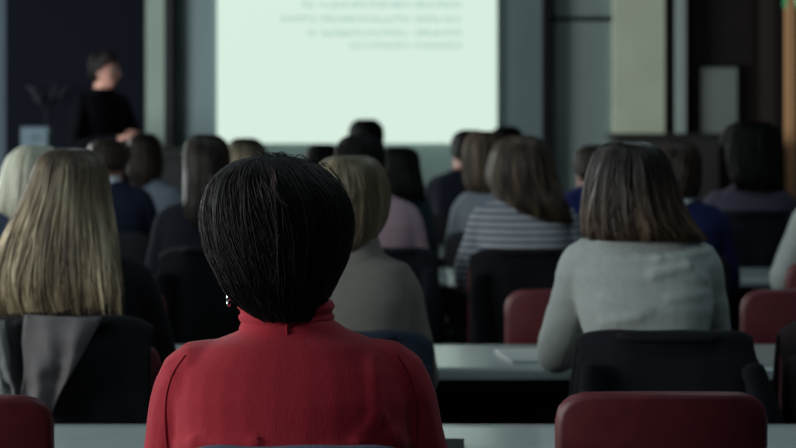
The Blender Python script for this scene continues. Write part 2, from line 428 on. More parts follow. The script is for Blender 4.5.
chair(336, 6.15, 'empty red chair hidden behind the short haired blonde woman')

# ------------------------------------------------------------------ jackets hung over the backrests
def jacket(xpx, dtop, ztop, hwt, hwb, drop, m, label, seed=0, fold=.012, name='jacket', lining=None, front=.22, skew=0, sleeves=True, round_=.10):
    rn = random.Random(seed)
    o = thing(name, label, 'jacket', (X(xpx, dtop), dtop+.005, 0), 0, 'jackets hung over chair backs')
    U, V = 46, 34; g = Geo()
    def pt(u, v, off):
        # v 0 at the back hem, .62 at the top edge, 1 at the front hem
        if v < .58: k = 1-v/.58; y = -.042-.035*k; z = ztop-.03-(drop-.03)*k
        elif v < .7:
            a = (v-.58)/.12*math.pi; k = 0; y = -.008-.034*math.cos(a); z = ztop-.03+.03*math.sin(a)
        else: k = (v-.7)/.3*.6; z = ztop-.03-front*(v-.7)/.3; y = .032+.2*(ztop-.03-z)
        hwid = hwt+(hwb-hwt)*(k**.8)
        x = u*hwid+skew*k
        z -= round_*(abs(u)**6)*(.35 if v < .58 else .3)*(1-k*.5)
        y += .05*u*u*(1 if v > .55 else .6)
        am = fold*(.25+k) if v < .62 else fold*.12
        q = Vector((x*7+seed*3.1, z*2.2, seed*1.7))
        nn = noise.noise(q)+.6*noise.noise(q*2.3+Vector((3, 1, 2)))
        y -= am*(1.2+nn*2.2) if v < .62 else 0
        z += .012*noise.noise(Vector((u*3+seed, v*2, 1.3)))*(1 if k > .7 else .3)
        return Vector((x, y-off, z))
    rows = []
    for j in range(V+1): rows.append([tuple(pt(i/U*2-1, j/V, 0)) for i in range(U+1)])
    inner = []
    for j in range(V+1): inner.append([tuple(Vector(pt(i/U*2-1, j/V, 0))+Vector((0, .006 if j/V < .64 else -.006, -.004 if .5 < j/V < .75 else 0))) for i in range(U+1)])
    g.rings([rows[j]+inner[j][::-1] for j in range(V+1)])
    g.build('jacket_body', m, o)
    # collar roll along the top
    cl = [pt(u/12, .60, .004)+Vector((0, -.004, .004)) for u in range(-7, 8)]
    Geo().tube(cl, [.006]+[.013]*13+[.006], 8, .6).build('collar', lining or m, o)
    if sleeves:
        for sx in (-1, 1):
            u = .84*sx
            p = [pt(u, .52, .012), pt(u*.98, .40, .018), pt(u*.97, .25, .026), pt(u*.93, .06, .03)]
            p = [q+Vector((rn.uniform(-.008, .008), -.012, 0)) for q in p]
            P = smooth_path(p, 6); R = [.03+.012*math.sin(min(1, i/len(P)*2)*math.pi/2)+.005*noise.noise(Vector((i*.6, seed, 0))) for i in range(len(P))]
            R[0] *= .5; Geo().tube(P, R, 14, .55).build('sleeve', m, o)
    return o

# ------------------------------------------------------------------ people
M_skin = mat('skin', (158, 116, 104), .55, .06, 20, spec=.35)
M_eye = mat('eye_white', (200, 200, 200), .2, 0)
M_iris = mat('eye_iris', (40, 30, 25), .2, 0)
M_shoe = mat('black_leather', (14, 13, 15), .45, .1)
M_trs = mat('dark_trousers', (22, 24, 34), .9, .15, 60, .1)
def fb(a, b, t): t = max(0, min(1, (t-a)/(b-a))); return t*t*(3-2*t)
def head_geo(g, c, yaw, pitch=0):
    """skull, jaw, brow, nose, lips, ears; c is the middle of the head (eye height)"""
    R = Matrix.Rotation(yaw, 3, 'Z') @ Matrix.Rotation(pitch, 3, 'X')
    n, m = 40, 34; rs = []
    for j in range(1, m):
        th = math.pi*j/m; r = []
        for k in range(n):
            a = 2*math.pi*k/n
            x, y, z = math.sin(th)*math.cos(a), math.sin(th)*math.sin(a), -math.cos(th)
            low = fb(.0, -.9, z)
            px = x*.077*(1-.32*low); pz = z*.115
            py = y*(.098 if y < 0 else .092)
            if y < 0: py *= 1-.45*fb(-.25, -.9, z)
            else: py += .012*fb(-.2, -.8, z)
            if y > 0:
                fx = x/.9
                py += .026*math.exp(-(x/.16)**2-((z+.18)/.14)**2)+.012*math.exp(-(x/.12)**2-((z-.02)/.16)**2)
                py -= .010*math.exp(-((abs(x)-.40)/.18)**2-((z-.02)/.12)**2)
                py += .007*math.exp(-(x/.3)**2-((z+.50)/.05)**2)+.006*math.exp(-(x/.28)**2-((z+.61)/.05)**2)
                py += .006*math.exp(-((abs(x)-.3)/.25)**2-((z-.2)/.08)**2)+.008*math.exp(-(x/.3)**2-((z+.86)/.14)**2)
            r.append(tuple(R @ Vector((px, py, pz))+c))
        rs.append(r)
    g.rings(rs)
    for sx in (-1, 1):
        e = Geo().sphere((0, 0, 0), (.010, .019, .032), 12, 8)
        i0 = len(g.v)
        g.v += [tuple(R @ (Vector((sx*.080+sx*.4*max(0, -v[1]), v[1]-.012, v[2]-.012)))+c) for v in e.v]
        g.f += [tuple(q+i0 for q in f) for f in e.f]
    return R
def hand_src():
    """right hand, palm in the xy plane, fingers towards +y, thumb on -x"""
    g = Geo()
    g.rings([[(math.cos(2*math.pi*k/16)*rx, y, math.sin(2*math.pi*k/16)*rz-.0) for k in range(16)]
             for (y, rx, rz) in ((-.03, .02, .018), (-.01, .024, .018), (.02, .034, .016), (.05, .041, .014), (.08, .041, .012), (.092, .036, .009))])
    for x, L, r in ((-.030, .066, .0082), (-.010, .075, .0086), (.011, .069, .0082), (.030, .053, .0072)):
        g.limb([(x*.9, .07, 0), (x*1.05, .09+L*.30, .003), (x*1.1, .09+L*.68, -.008), (x*1.1, .09+L*.95, -.024)], [r*1.15, r*1.05, r*.95, r*.8], 10)
    g.limb([(-.022, .005, -.003), (-.045, .03, -.008), (-.058, .058, -.014), (-.060, .082, -.020)], [.013, .0115, .010, .008], 10)
    o = remesh(g, 'hand_src', M_skin, None, .0035, 3)
    v = [v.co.copy() for v in o.data.vertices]; f = [tuple(p.vertices) for p in o.data.polygons]
    bpy.data.objects.remove(o); return v, f
HV, HF = hand_src()
def hand_at(wrist, direc, sx, up=Vector((0, 0, 1)), sc=.95):
    y = Vector(direc).normalized(); x = y.cross(up).normalized(); z = x.cross(y)
    out = []
    for v in HV:
        q = Vector((v.x*(1 if sx > 0 else -1), v.y+.02, v.z))*sc
        out.append(tuple(Vector(wrist)+x*q.x+y*q.y+z*q.z))
    return out, [f if sx > 0 else f[::-1] for f in HF]

def hair(parent, levels, m, N, wid, yaw=0, zface=None, face=1.15, jag=.12, wave=.0, seed=0, name='hair', puff=.02, cap_m=None, start=.35, swirl=0, clump=0, tuft=0):
    """levels: (z, cx, cy, rx, ry) from the crown down; strands run down this envelope"""
    rn = random.Random(seed)
    L = [Vector((l[1], l[2], l[0])) for l in levels]; A = [l[3] for l in levels]; B = [l[4] for l in levels]
    sub = 6
    P = smooth_path(L, sub); RX = smooth_vals_lin(A, sub); RY = smooth_vals_lin(B, sub); T = len(P)-1
    def pos(phi, t, s):
        q = max(0, min(1, t))*T; i = min(int(q), T-1); f = q-i
        c = P[i]*(1-f)+P[i+1]*f; rx = (RX[i]*(1-f)+RX[i+1]*f)*s; ry = (RY[i]*(1-f)+RY[i+1]*f)*s
        return Vector((c.x+rx*math.sin(phi), c.y+ry*math.cos(phi), c.z))
    tf = 1.0
    if zface is not None:
        for i, p in enumerate(P):
            if p.z < zface: tf = i/T; break
    def tend(phi):
        d = abs((phi+yaw+math.pi) % (2*math.pi)-math.pi)
        if d < face: return tf
        if d < face+.25: return tf+(1-tf)*(d-face)/.25
        return 1.0
    # close under-layer
    g = Geo(); n = 48; K = 26; rows = []
    for j in range(K+1):
        r = []
        for k in range(n):
            ph = 2*math.pi*k/n; r.append(pos(ph, min(j/K, tend(ph))*.985, .955))
        rows.append([tuple(q) for q in r])
    rows = [[tuple(pos(0, 0, 0)*1 + (Vector(q)-pos(0, 0, 0))*.2) for q in rows[1]]]+rows[1:] if False else rows
    inn = [[tuple(Vector(q)+(pos(2*math.pi*k/n, min(j/K, tend(2*math.pi*k/n))*.985, .80)-Vector(q))) for k, q in enumerate(rows[j])] for j in range(K, 0, -1)]
    g.rings(rows+inn)
    for i in range(N):
        ph = rn.uniform(-math.pi, math.pi); te = tend(ph)
        t0 = rn.random()**1.6*start*te; t1 = te*(1-rn.random()**1.5*jag)
        if t1-t0 < .08: t0 = max(0, t1-.15)
        s0 = 1+rn.uniform(-.035, puff); k1 = rn.uniform(-.12, .12); wv = rn.uniform(0, 6.28); w2 = rn.uniform(.6, 1.3)
        ns = 11; pts = []; rad = []
        ww = wid*rn.uniform(.6, 1.25)
        for k in range(ns):
            u = k/(ns-1); t = t0+(t1-t0)*u
            a = ph+k1*u+swirl*(1-t)**2+wave*.5*math.sin(wv+t*9*w2)*t
            if clump: a += clump*math.sin(a*14+seed)*t/14*3
            s = s0+wave*.12*math.sin(wv*1.7+t*10*w2)*t+.012*noise.noise(Vector((ph*4, t*5, seed)))
            pts.append(pos(a, t, s)); rad.append(ww*(1-.75*max(0, u-.55)/.45)*(.35+.65*min(1, u/.12)))
        g.tube(pts, rad, 4, .45)
    for i in range(tuft):
        ph = rn.uniform(-math.pi, math.pi); te = tend(ph); t0 = te*rn.uniform(.12, .93); t1 = min(te*1.03, t0+rn.uniform(.10, .22))
        out = rn.uniform(.0, .055)*(1 if rn.random() < .8 else 1.6); da = rn.uniform(-.3, .3); pts = []; rad = []
        for k in range(7):
            u = k/6; pts.append(pos(ph+da*u*u, t0+(t1-t0)*u, .985+.03*min(1, u*2)+out*u*u)); rad.append(wid*(1-.8*u)*(.5 if k == 0 else 1))
        g.tube(pts, rad, 4, .5)
    return g.build(name, m, parent)
def smooth_vals_lin(r, sub):
    return [max(.0005, v.x) for v in smooth_path([(q, 0, 0) for q in r], sub)]

def person(label, xpx, d, ztop, zs, sw, top_m, hair_fn=None, group='seated audience', headpx=None, head_yaw=0, lean=0, fwd=0,
           arms='lap', el=None, wr=None, vox=.009, stand=False, rz=0, top_name='sweater', trs=None, wrinkle=.0025, collar=None, bulk=1.0, pitch=0, heady=.02, wfun=None, cvox=None):
    x0 = X(xpx, d)
    r = thing('person', label, 'person', (x0, d, 0), rz, group)
    hx = (X(headpx, d)-x0) if headpx is not None else lean
    zb = .455 if not stand else .86
    def lx(z): return lean*max(0, (z-zb)/(zs-zb))
    def ly(z): return fwd*max(0, (z-zb)/(zs-zb))
    rel = ((-.02, .070, .062), (.0, .115, .070), (-.03, .86, .088), (-.075, .90, .104), (-.15, .84, .112), (-.25, .755, .108), (-.35, .72, .104), (-.46, .80, .115))
    def torso(o, top=True, zlow=zb):
        lv = []
        if top: lv += [(zs+.075, lx(zs)*.4+hx*.6, ly(zs)+heady*.8, .050+o, .052+o), (zs+.045, lx(zs)*.7+hx*.3, ly(zs)+heady*.4, .054+o, .055+o)]
        lv += [(zs+.024, lx(zs), ly(zs)+.005, .078+o, .062+o), (zs+.006, lx(zs), ly(zs), .128+o, .072+o),
               (zs-.03, lx(zs), ly(zs-.03), sw*.86+o*.5, .088*bulk+o), (zs-.075, lx(zs), ly(zs-.07)-.005, sw*.88+o*.5, .103*bulk+o), (zs-.15, lx(zs-.15), ly(zs-.15)-.008, sw*.82+o, .112*bulk+o),
               (zs-.25, lx(zs-.25), ly(zs-.25)-.004, sw*.755*bulk+o, .110*bulk+o), (zs-.35, lx(zs-.35), ly(zs-.35), sw*.74*bulk+o, .110*bulk+o),
               (zlow+.09, 0, .01, sw*.80*bulk+o, .118+o), (zlow+.02, 0, .012, sw*.79*bulk+o, .115+o), (zlow, 0, .012, sw*.66+o, .095+o)]
        return lv
    J = {}
    for sx in (-1, 1):
        sh = Vector((sx*(sw-.058)+lx(zs), ly(zs), zs-.053))
        if arms == 'table': E = Vector((sx*(sw+.005)+lx(zs)*.6, .10+fwd*.6, zs-.265)); W = Vector((sx*.13, .34+fwd, TZ+.055))
        elif arms == 'side': E = Vector((sx*(sw+.015), -.01, zs-.28)); W = Vector((sx*(sw+.01), .10, zs-.5))
        else: E = Vector((sx*(sw-.0)+lx(zs)*.6, .02+fwd*.5, zs-.275)); W = Vector((sx*.11, .27, .625))
        if el and sx in el: E = Vector(el[sx])
        if wr and sx in wr: W = Vector(wr[sx])
        J[sx] = (sh, E, W)
    def arm(g, sx, o, cut=1.0):
        sh, E, W = J[sx]; ins = Vector((sx*(sw-.115)+lx(zs), ly(zs), zs-.05)); We = E+(W-E)*cut
        g.limb([ins, sh, sh+(E-sh)*.5+Vector((sx*.004, 0, 0)), E, E+(We-E)*.4, We], [.050+o, .054+o, .047+o, .040+o, .039+o, .027+o*1.3])
    # body
    g = Geo(); g.loft(torso(0)[::-1], 28)
    hc = Vector((hx, ly(zs)+heady+.012, ztop-.115))
    g.limb([(hx*.5+lx(zs)*.5, ly(zs)+.01, zs-.02), (hx*.8+lx(zs)*.2, ly(zs)+heady*.7, zs+.05), tuple(hc+Vector((0, -.015, -.03)))], [.056, .051, .052])
    Rm = head_geo(g, hc, head_yaw, pitch)
    for sx in (-1, 1):
        arm(g, sx, -.004)
        if stand: g.limb([(sx*.09, 0, .88), (sx*.10, .01, .48), (sx*.10, -.01, .09)], [.085, .055, .036]); g.limb([(sx*.10, -.03, .05), (sx*.105, .13, .03)], [.036, .026])
        else: g.limb([(sx*.09, .03, .53), (sx*.11, .25, .53), (sx*.12, .45, .51), (sx*.12, .44, .30), (sx*.12, .42, .09)], [.072, .066, .050, .046, .033]); g.limb([(sx*.12, .40, .05), (sx*.125, .56, .03)], [.036, .026])
    ex = []
    for sx in (-1, 1):
        sh, E, W = J[sx]; ex.append(hand_at(W, (W-E)+Vector((-sx*.02, 0, 0 if stand else -.0)), sx))
    body = remesh(g, 'body', M_skin, r, vox, 2, None, ex)
    for sx in (-1, 1):
        e = Geo(); c = Rm @ Vector((sx*.031, .0735, .004))+hc; e.sphere(c, .0115, 10, 8); eo = e.build('eye', M_eye, r)
        c2 = Rm @ Vector((sx*.031, .0825, .004))+hc; Geo().sphere(c2, (.0045, .0045, .0045), 8, 6).build('iris', M_iris, eo)
    # upper garment
    g = Geo(); g.loft(torso(.007, True)[1:][::-1], 30)
    for sx in (-1, 1): arm(g, sx, .006, .93)
    sd = random.uniform(0, 50)
    def wrk(p, nn):
        q = Vector((p.x*5+sd, p.y*5, p.z*13)); a = noise.noise(q)+.5*noise.noise(q*2.1)
        low = 1+1.2*max(0, (zs-.12-p.z)/.3)
        return wrinkle*a*low+(wfun(p, nn) if wfun else 0)
    top = remesh(g, top_name, top_m, r, cvox or max(.007, vox), 3, wrk)
    if collar:
        cm, kind = collar
        if kind == 'turtle': pass
        else:
            g = Geo(); cx, cy = lx(zs)*.5+hx*.5, ly(zs)+heady*.5
            lv = [(zs+.012, lx(zs), ly(zs)+.004, .085, .078), (zs+.045, cx, cy, .070, .070), (zs+.068, hx*.8+lx(zs)*.2, cy+.006, .064, .066)]
            inn = [(z, a, b, rx-.006, ry-.006) for (z, a, b, rx, ry) in lv[::-1]]
            g.loft(lv+inn, 28, 2.1, cap=False); g.build('collar', cm, r)
    # trousers, shoes
    g = Geo()
    if stand:
        g.loft([(.80, 0, 0, sw*.72, .11), (.86, 0, 0, sw*.8, .125), (.98, 0, 0, sw*.76, .122)], 24)
        for sx in (-1, 1): g.limb([(sx*.09, 0, .88), (sx*.10, .01, .48), (sx*.10, -.01, .1)], [.094, .068, .055])
    else:
        g.loft([(.457, 0, .02, sw*.70, .11), (.48, 0, .02, sw*.83, .125), (.60, 0, .01, sw*.80, .122)], 24)
        for sx in (-1, 1): g.limb([(sx*.09, .03, .535), (sx*.11, .25, .535), (sx*.12, .45, .515), (sx*.12, .445, .30), (sx*.12, .42, .10)], [.078, .073, .060, .055, .048])
    remesh(g, 'trousers', trs or M_trs, r, .011, 3)
    for sx in (-1, 1):
        yy = -.04 if stand else .385
        Geo().loft([(.0, sx*.12, yy+.09, .042, .135), (.02, sx*.12, yy+.09, .045, .138), (.05, sx*.12, yy+.08, .042, .125), (.075, sx*.12, yy+.045, .038, .085), (.10, sx*.12, yy+.03, .036, .05)], 20, 2.4).build('shoe', M_shoe, r)
    if hair_fn: hair_fn(r, x0, d, hx, ly(zs)+heady+.012, hc)
    return r, top, J
def plev(rows, x0, d, cy0, ryf=None):
    """outline rows (y, xl, xr[, cy, ry]) of a hairstyle to envelope sections at the person's distance"""
    out = []; mx = max(q[2]-q[1] for q in rows)/2/F*d; k = max(1, .086/mx)          # hair always clears the skull
    for row in rows:
        y, xl, xr = row[:3]; rx = (xr-xl)/2/F*d*k; cx = X((xl+xr)/2, d)-x0
        cy = row[3] if len(row) > 3 else -.005; ry = row[4] if len(row) > 4 else max(rx*1.12, .112*rx/(mx*k))
        out.append((Z(y, d), cx, cy0+cy, rx, ry))
    return out
def hair_of(rows, m, N, wid, **kw):
    def fn(r, x0, d, hx, hy, hc):
        zf = kw.pop('zface', hc.z+.045)
        hair(r, plev(rows, x0, d, hy), m, N, wid, zface=zf, **kw)
    return fn
H_black = hair_mat('black_hair', [(8, 6, 8), (17, 13, 14), (40, 29, 27)], rough=.55, spec=.22)
H_far = hair_mat('far_dark_hair', [(8, 7, 9), (14, 12, 13), (24, 20, 20)], rough=.65, spec=.2)
H_brown = hair_mat('brown_hair', [(28, 21, 20), (48, 37, 32), (72, 56, 46)])
H_lbrown = hair_mat('light_brown_hair', [(62, 50, 42), (98, 82, 66), (126, 108, 88)])
H_blonde = hair_mat('blonde_hair', [(48, 40, 35), (80, 67, 56), (124, 107, 88)], 1.26, 1.06, [(66, 55, 46), (128, 111, 90), (190, 171, 140), (238, 224, 192)])
H_platin = hair_mat('platinum_hair', [(176, 172, 150), (215, 214, 194), (235, 236, 220)])
H_ash = hair_mat('ash_blonde_hair', [(70, 61, 50), (112, 99, 79), (152, 136, 108)])
def rmat(n, c, **k): return mat(n, c, .92, .06, 70, .12, **k)

# ---- 1: woman in the red turtleneck, nearest the camera
D1 = 3.35
P1 = [(158, 270, 276, -.045, .006), (157, 258, 288, -.040, .03), (160, 240, 304, -.03, .065), (167, 226, 319, -.018, .092), (179, 213, 333, -.01, .112), (195, 205, 344, -.006, .122),
      (214, 201, 350, -.004, .126), (235, 203, 350, -.004, .124), (255, 208, 346, -.010, .114), (270, 216, 340, -.018, .102), (283, 222, 334, -.024, .090), (295, 230, 328, -.030, .076), (306, 242, 322, -.036, .064), (319, 259, 316, -.042, .054)]
M_redk = mat('red_knit', (172, 34, 52), .85, .06, 220, .12, stretch=(1, 1, .35), sheen=.15)
M_redd = mat('red_knit_seam', (140, 26, 42), .9, .1, 200, .2)
def wfun1(p, nn):
    """pulled creases between the shoulder blades and from the armpits"""
    v = 0
    if nn.y < 0:
        for (ax, az, bx, bz, am, wd) in ((.125, .99, .13, .905, .005, .012), (.13, .905, .10, .868, .006, .011), (.10, .868, .0, .850, .005, .01), (-.14, .868, -.05, .872, .006, .009), (-.17, .855, -.14, .868, .005, .009), (-.05, .872, .02, .862, .004, .009), (-.165, .835, -.09, .856, .006, .010), (.185, .855, .15, .88, .006, .01)):
            a = Vector((ax, az)); b = Vector((bx, bz)); q = Vector((p.x, p.z)); t = max(0, min(1, (q-a).dot(b-a)/(b-a).length_squared))
            dd = (q-(a+(b-a)*t)).length; v += am*math.exp(-(dd/wd)**2)
    return v
red, redtop, J1 = person('woman with short dark hair in a red turtleneck, nearest the camera', 293, D1, 1.272, 1.000, .207, M_redk,
    hair_of(P1, H_black, 5200, .0016, jag=.42, seed=4, puff=.045, start=.8, swirl=.5, face=1.0, wave=.13, clump=.5, tuft=1500), headpx=280, arms='table', vox=.006, cvox=.006, wfun=wfun1, wrinkle=.0022, heady=.015,
    el={-1: (-.200, .06, .72), 1: (.214, .07, .72)}, bulk=1.06)
def ray_back(o, x, z, off=.0008):
    ok, loc, nn, _ = o.ray_cast(Vector((x, -1, z)), Vector((0, 1, 0)))
    return loc+nn*off if ok else None
lay = None
for sx, pts in ((-1, [(-.160, .992), (-.178, .965), (-.188, .93), (-.190, .89), (-.188, .85), (-.180, .80)]), (1, [(.158, .995), (.176, .965), (.186, .93), (.189, .89), (.186, .85), (.178, .80)])):
    q = [ray_back(redtop, v.x, v.z) for v in smooth_path([(a, 0, b) for a, b in pts], 6)]
    q = [v for v in q if v]
    if len(q) > 3: Geo().tube(q, .0011, 6).build('armhole_seam', M_redd, redtop)
g = Geo(); cxn = X(287, D1)-X(293, D1)
lv = []
for k in range(25):
    u = k/24; z = .992+.078*u; rr = .083-.014*min(1, u*3)+.004*u+.0022*math.sin(u*30)+.0012*math.sin(u*75)
    lv.append((z, cxn-.002*u, .004+.012*u, rr*1.0+(.03*(1-u*5)**2 if u < .2 else 0), rr*.98))
lv += [(z, a, b, rx-.007, ry-.007) for z, a, b, rx, ry in lv[::-6]]
g.loft(lv, 40, 2.05, cap=False); colr = g.build('turtleneck_collar', M_redk, red)
q = [ray_back(colr, cxn+.004+.001*math.sin(k), 1.005+k*.006, .001) for k in range(8)]
q = [v for v in q if v]
if len(q) > 3: Geo().tube(q, [.002]+[.0032]*(len(q)-2)+[.002], 8).build('collar_seam', M_redd, colr)
# scalp parting, loose hairs, earring
hr = [o for o in red.children if o.name.startswith('hair')][0]
def hair_back(xp, yp, off=.001):
    o = Vector((0, -D1, CAMZ))-Vector((X(293, D1), 0, 0)); tgt = Vector((X(xp, D1)-X(293, D1), 0, Z(yp, D1)))
    ok, loc, nn, _ = hr.ray_cast(o, (tgt-o).normalized())
    return loc+nn*off if ok else None
g = Geo(); rn = random.Random(9)
for i in range(9):                                   # scalp showing between the strands at the crown
    ox, oy, k0 = rn.uniform(-2.5, 2.5), rn.uniform(-2, 2), rn.randint(0, 3)
    q = [hair_back(a+ox+rn.uniform(-.6, .6), b+oy, .0006) for a, b in ((272, 168), (275, 178), (274, 186), (276, 193), (281, 199), (288, 204), (294, 210), (297, 216))[k0:k0+4]]
    q = [v for v in q if v]
    if len(q) > 2: P = smooth_path(q, 4); g.tube(P, [.0002+.0008*math.sin(math.pi*j/(len(P)-1)) for j in range(len(P))], 5, .5)
if g.v: g.build('hair_parting', mat('scalp', (104, 86, 82), .7, .1), red)['label'] = 'pale scalp line at the crown'
g = Geo(); rn = random.Random(5); x0 = X(293, D1)
for i in range(46):
    a = rn.uniform(246, 318); b = a+rn.uniform(6, 30); y0 = 158+.0055*(a-272)**2; y1 = 158+.0055*(b-272)**2; hgt = rn.uniform(1, 7)
    p = [(X(a, D1)-x0, rn.uniform(-.03, .02), Z(y0+2, D1)), (X(a*.6+b*.4, D1)-x0, rn.uniform(-.03, .02), Z(min(y0, y1)-hgt, D1)), (X(b, D1)-x0, rn.uniform(-.03, .03), Z(y1-hgt*.3, D1))]
    g.tube(smooth_path(p, 5), .0005, 4)
g.build('loose_hairs', H_black, red)
er = Geo().sphere((X(229, D1)-x0, -.01, Z(297, D1)), (.004, .004, .006)); er.sphere((X(229, D1)-x0, -.01, Z(303, D1)), (.0035, .0035, .005))
er.build('earring', mat('silver', (200, 205, 210), .2, 0, metal=1), red)['label'] = 'silver drop earring'
chair(297, 3.09, 'red chair under the woman in the red turtleneck')
jacket(297, 3.065, Z(449, 3.04), .195, .2, .34, rmat('slate_blue_wool', (92, 96, 116)), 'blue-grey jacket hung behind the woman in the red turtleneck', seed=3, fold=.004, round_=.16, front=.1)

# ---- 2: second row
D2 = 5.0
P2 = [(149, 66, 70, -.03, .008), (149, 56, 82, -.03, .04), (153, 46, 93, -.02, .075), (162, 37, 101, -.01, .105), (178, 31, 105, -.005, .118), (200, 23, 108, -.015, .115), (225, 11, 113, -.04, .10), (250, 2, 118, -.07, .08), (270, -4, 122, -.095, .06), (292, -5, 126, -.105, .05), (318, 6, 127, -.11, .042)]
person('woman with long blonde hair and a black top, at left in the second row', 65, D2, 1.27, Z(262, D2), .205, rmat('black_jersey', (11, 12, 18)),
       hair_of(P2, H_blonde, 3000, .0024, jag=.42, seed=8, puff=.05, start=.3, wave=.07, clump=.5), head_yaw=0, arms='table', top_name='top')
chair(72, D2-.24, 'red chair under the blonde woman, covered by a grey jacket')
M_gj = rmat('grey_tweed', (100, 95, 97)); M_bl = rmat('black_lining', (11, 12, 16))
jk = jacket(65, D2-.245, Z(317, 4.72), .185, .19, .26, M_bl, 'grey tweed jacket with dark lining over the chair of the blonde woman', seed=11, fold=.012, lining=M_bl, sleeves=False)
# dark lining flap turned outwards over the right half, and two hanging folds
def flap(o, name, pts, m, th=.012, seed=1):
    U, V = 16, 20; fr, bk = [], []
    for j in range(V+1):
        v = j/V; ra, rb = [], []
        for i in range(U+1):
            u = i/U
            A = Vector(pts[0])*(1-u)+Vector(pts[1])*u; B = Vector(pts[2])*(1-u)+Vector(pts[3])*u
            p = A*(1-v)+B*v
            p.y -= .018*math.sin(math.pi*u)+.030*noise.noise(Vector((u*3.4-v*1.2+seed, v*2.2, seed)))*(.35+v)+.012*noise.noise(Vector((u*2+seed, v*7, seed+5)))
            p.x += .02*noise.noise(Vector((u*1.2, v*2.5+seed, seed)))*v
            ra.append(tuple(p)); rb.append(tuple(p+Vector((0, th, 0))))
        fr.append(ra+rb[::-1])
    return Geo().rings(fr).build(name, m, o)
flap(jk, 'jacket_front', [(-.075, -.085, Z(315, 4.68)), (.090, -.085, Z(317, 4.68)), (-.075, -.15, Z(412, 4.68)), (-.005, -.145, Z(410, 4.68))], M_gj, seed=7)['label'] = 'grey tweed front'
flap(jk, 'sleeve', [(-.185, -.06, Z(322, 4.68)), (-.115, -.08, Z(320, 4.68)), (-.125, -.13, Z(402, 4.68)), (-.088, -.13, Z(396, 4.68))], rmat('pale_grey_tweed', (104, 104, 106)), seed=9)['label'] = 'paler grey tweed sleeve'

D3 = 5.06
P3 = [(157, 347, 353, -.04, .006), (157, 336, 364, -.035, .04), (161, 326, 372, -.02, .075), (170, 319, 379, -.01, .10), (185, 316, 384, -.005, .112), (205, 317, 385, -.005, .112), (224, 322, 381, -.01, .098), (240, 330, 372, -.02, .078), (256, 337, 364, -.03, .06)]
person('woman with short ash blonde hair in a beige-grey jacket, behind the red turtleneck', 352, D3, 1.245, Z(268, D3), .155, rmat('beige_grey_wool', (120, 116, 110)),
       hair_of(P3, H_ash, 1700, .0030, jag=.16, seed=15, puff=.05, start=.5, wave=.16, swirl=.4, tuft=300), headpx=350, arms='table', el={1: (.155, .10, .73)}, top_name='blazer', collar=(rmat('beige_grey_wool', (120, 116, 110)), 'shirt'), fwd=.04)
chair(347, D3-.24, 'red chair under the woman with short ash blonde hair')
jacket(346, D3-.245, Z(331, 4.80), .192, .195, .3, rmat('navy_denim', (34, 42, 58)), 'dark denim jacket over the chair of the woman with short ash blonde hair', seed=21, fold=.008)

D4 = 4.98
P4 = [(143, 626, 632, -.04, .006), (143, 614, 646, -.035, .045), (147, 604, 659, -.02, .08), (157, 597, 669, -.008, .105), (175, 591, 676, -.003, .118), (196, 587, 683, -.005, .12), (215, 585, 691, -.015, .115), (229, 585, 699, -.03, .105), (241, 587, 710, -.04, .095)]
H_ombre = hair_mat('brown_hair_pale_ends', [(19, 14, 14), (33, 25, 23), (54, 43, 36)], 1.22, 1.08, [(42, 32, 27), (88, 68, 54), (160, 132, 106)])
def wfun4(p, nn):
    if nn.y > 0: return 0
    v = 0
    for (ax, ay, bx, by, am, wd) in ((612, 264, 660, 262, .004, .010), (660, 262, 716, 254, .007, .010), (655, 276, 690, 268, .007, .011), (690, 268, 710, 283, .006, .010), (606, 300, 650, 312, .005, .012), (606, 325, 640, 318, .005, .010), (672, 300, 712, 296, .004, .012)):
        a = Vector((X(ax, 4.88)-X(657, D4), Z(ay, 4.88))); b = Vector((X(bx, 4.88)-X(657, D4), Z(by, 4.88))); q = Vector((p.x, p.z)); t = max(0, min(1, (q-a).dot(b-a)/(b-a).length_squared))
        v += am*math.exp(-((q-(a+(b-a)*t)).length/wd)**2)
    return v
M_gsw = rmat('pale_grey_knit', (172, 178, 176), sheen=.1)
pw, swtop, J4 = person('woman with brown shoulder length hair in a pale grey sweater, leaning on the second table', 657, D4, 1.275, Z(243, D4), .180, M_gsw,
       hair_of(P4, H_ombre, 2200, .0026, jag=.2, seed=31, puff=.045, start=.35, wave=.05, clump=.8), headpx=638, arms='table', lean=-.032, heady=.02, wrinkle=.0035, wfun=wfun4,
       el={-1: (-.210, .24, .785), 1: (.150, .16, .79)}, wr={-1: (-.12, .50, .775), 1: (.06, .45, .775)}, fwd=.05, bulk=.92, vox=.008, cvox=.007)
chair(668, D4-.24, 'red chair under the woman in the pale grey sweater')
jacket(667, D4-.245, Z(331, 4.72), .19, .25, .34, rmat('black_blue_cloth', (11, 12, 22)), 'black jacket spread over the chair of the woman in the pale grey sweater', seed=33, fold=.010, skew=.03, round_=.06)
np_ = thing('notepad', 'white notepad under the left arm of the pale grey sweater', 'notepad', (X(536, 5.72), 5.70, TZ), .12)
Geo().box(-.085, .075, -.13, .15, .0005, .008).build('pages', mat('paper', (205, 210, 208), .8, .03), np_, False)
Geo().box(-.086, .076, -.131, .151, .008, .0095).build('cover_sheet', mat('paper_top', (214, 218, 216), .8, .03), np_, False)
tb = thing('notebook', 'dark notebook on the nearest table beside the red sleeve', 'notebook', (X(447, 4.15), 4.12, TZ), -.05)
Geo().box(-.06, .03, -.09, .09, .0005, .003).build('cover', M_black, tb, False)
Geo().box(-.058, .026, -.086, .086, .003, .011).build('pages', M_pgrey, tb, False)
Geo().box(-.06, .03, -.09, .09, .011, .0135).build('cover', M_black, tb, False)
chair(868, 4.86, 'chair at the right picture edge covered by a dark brown jacket')
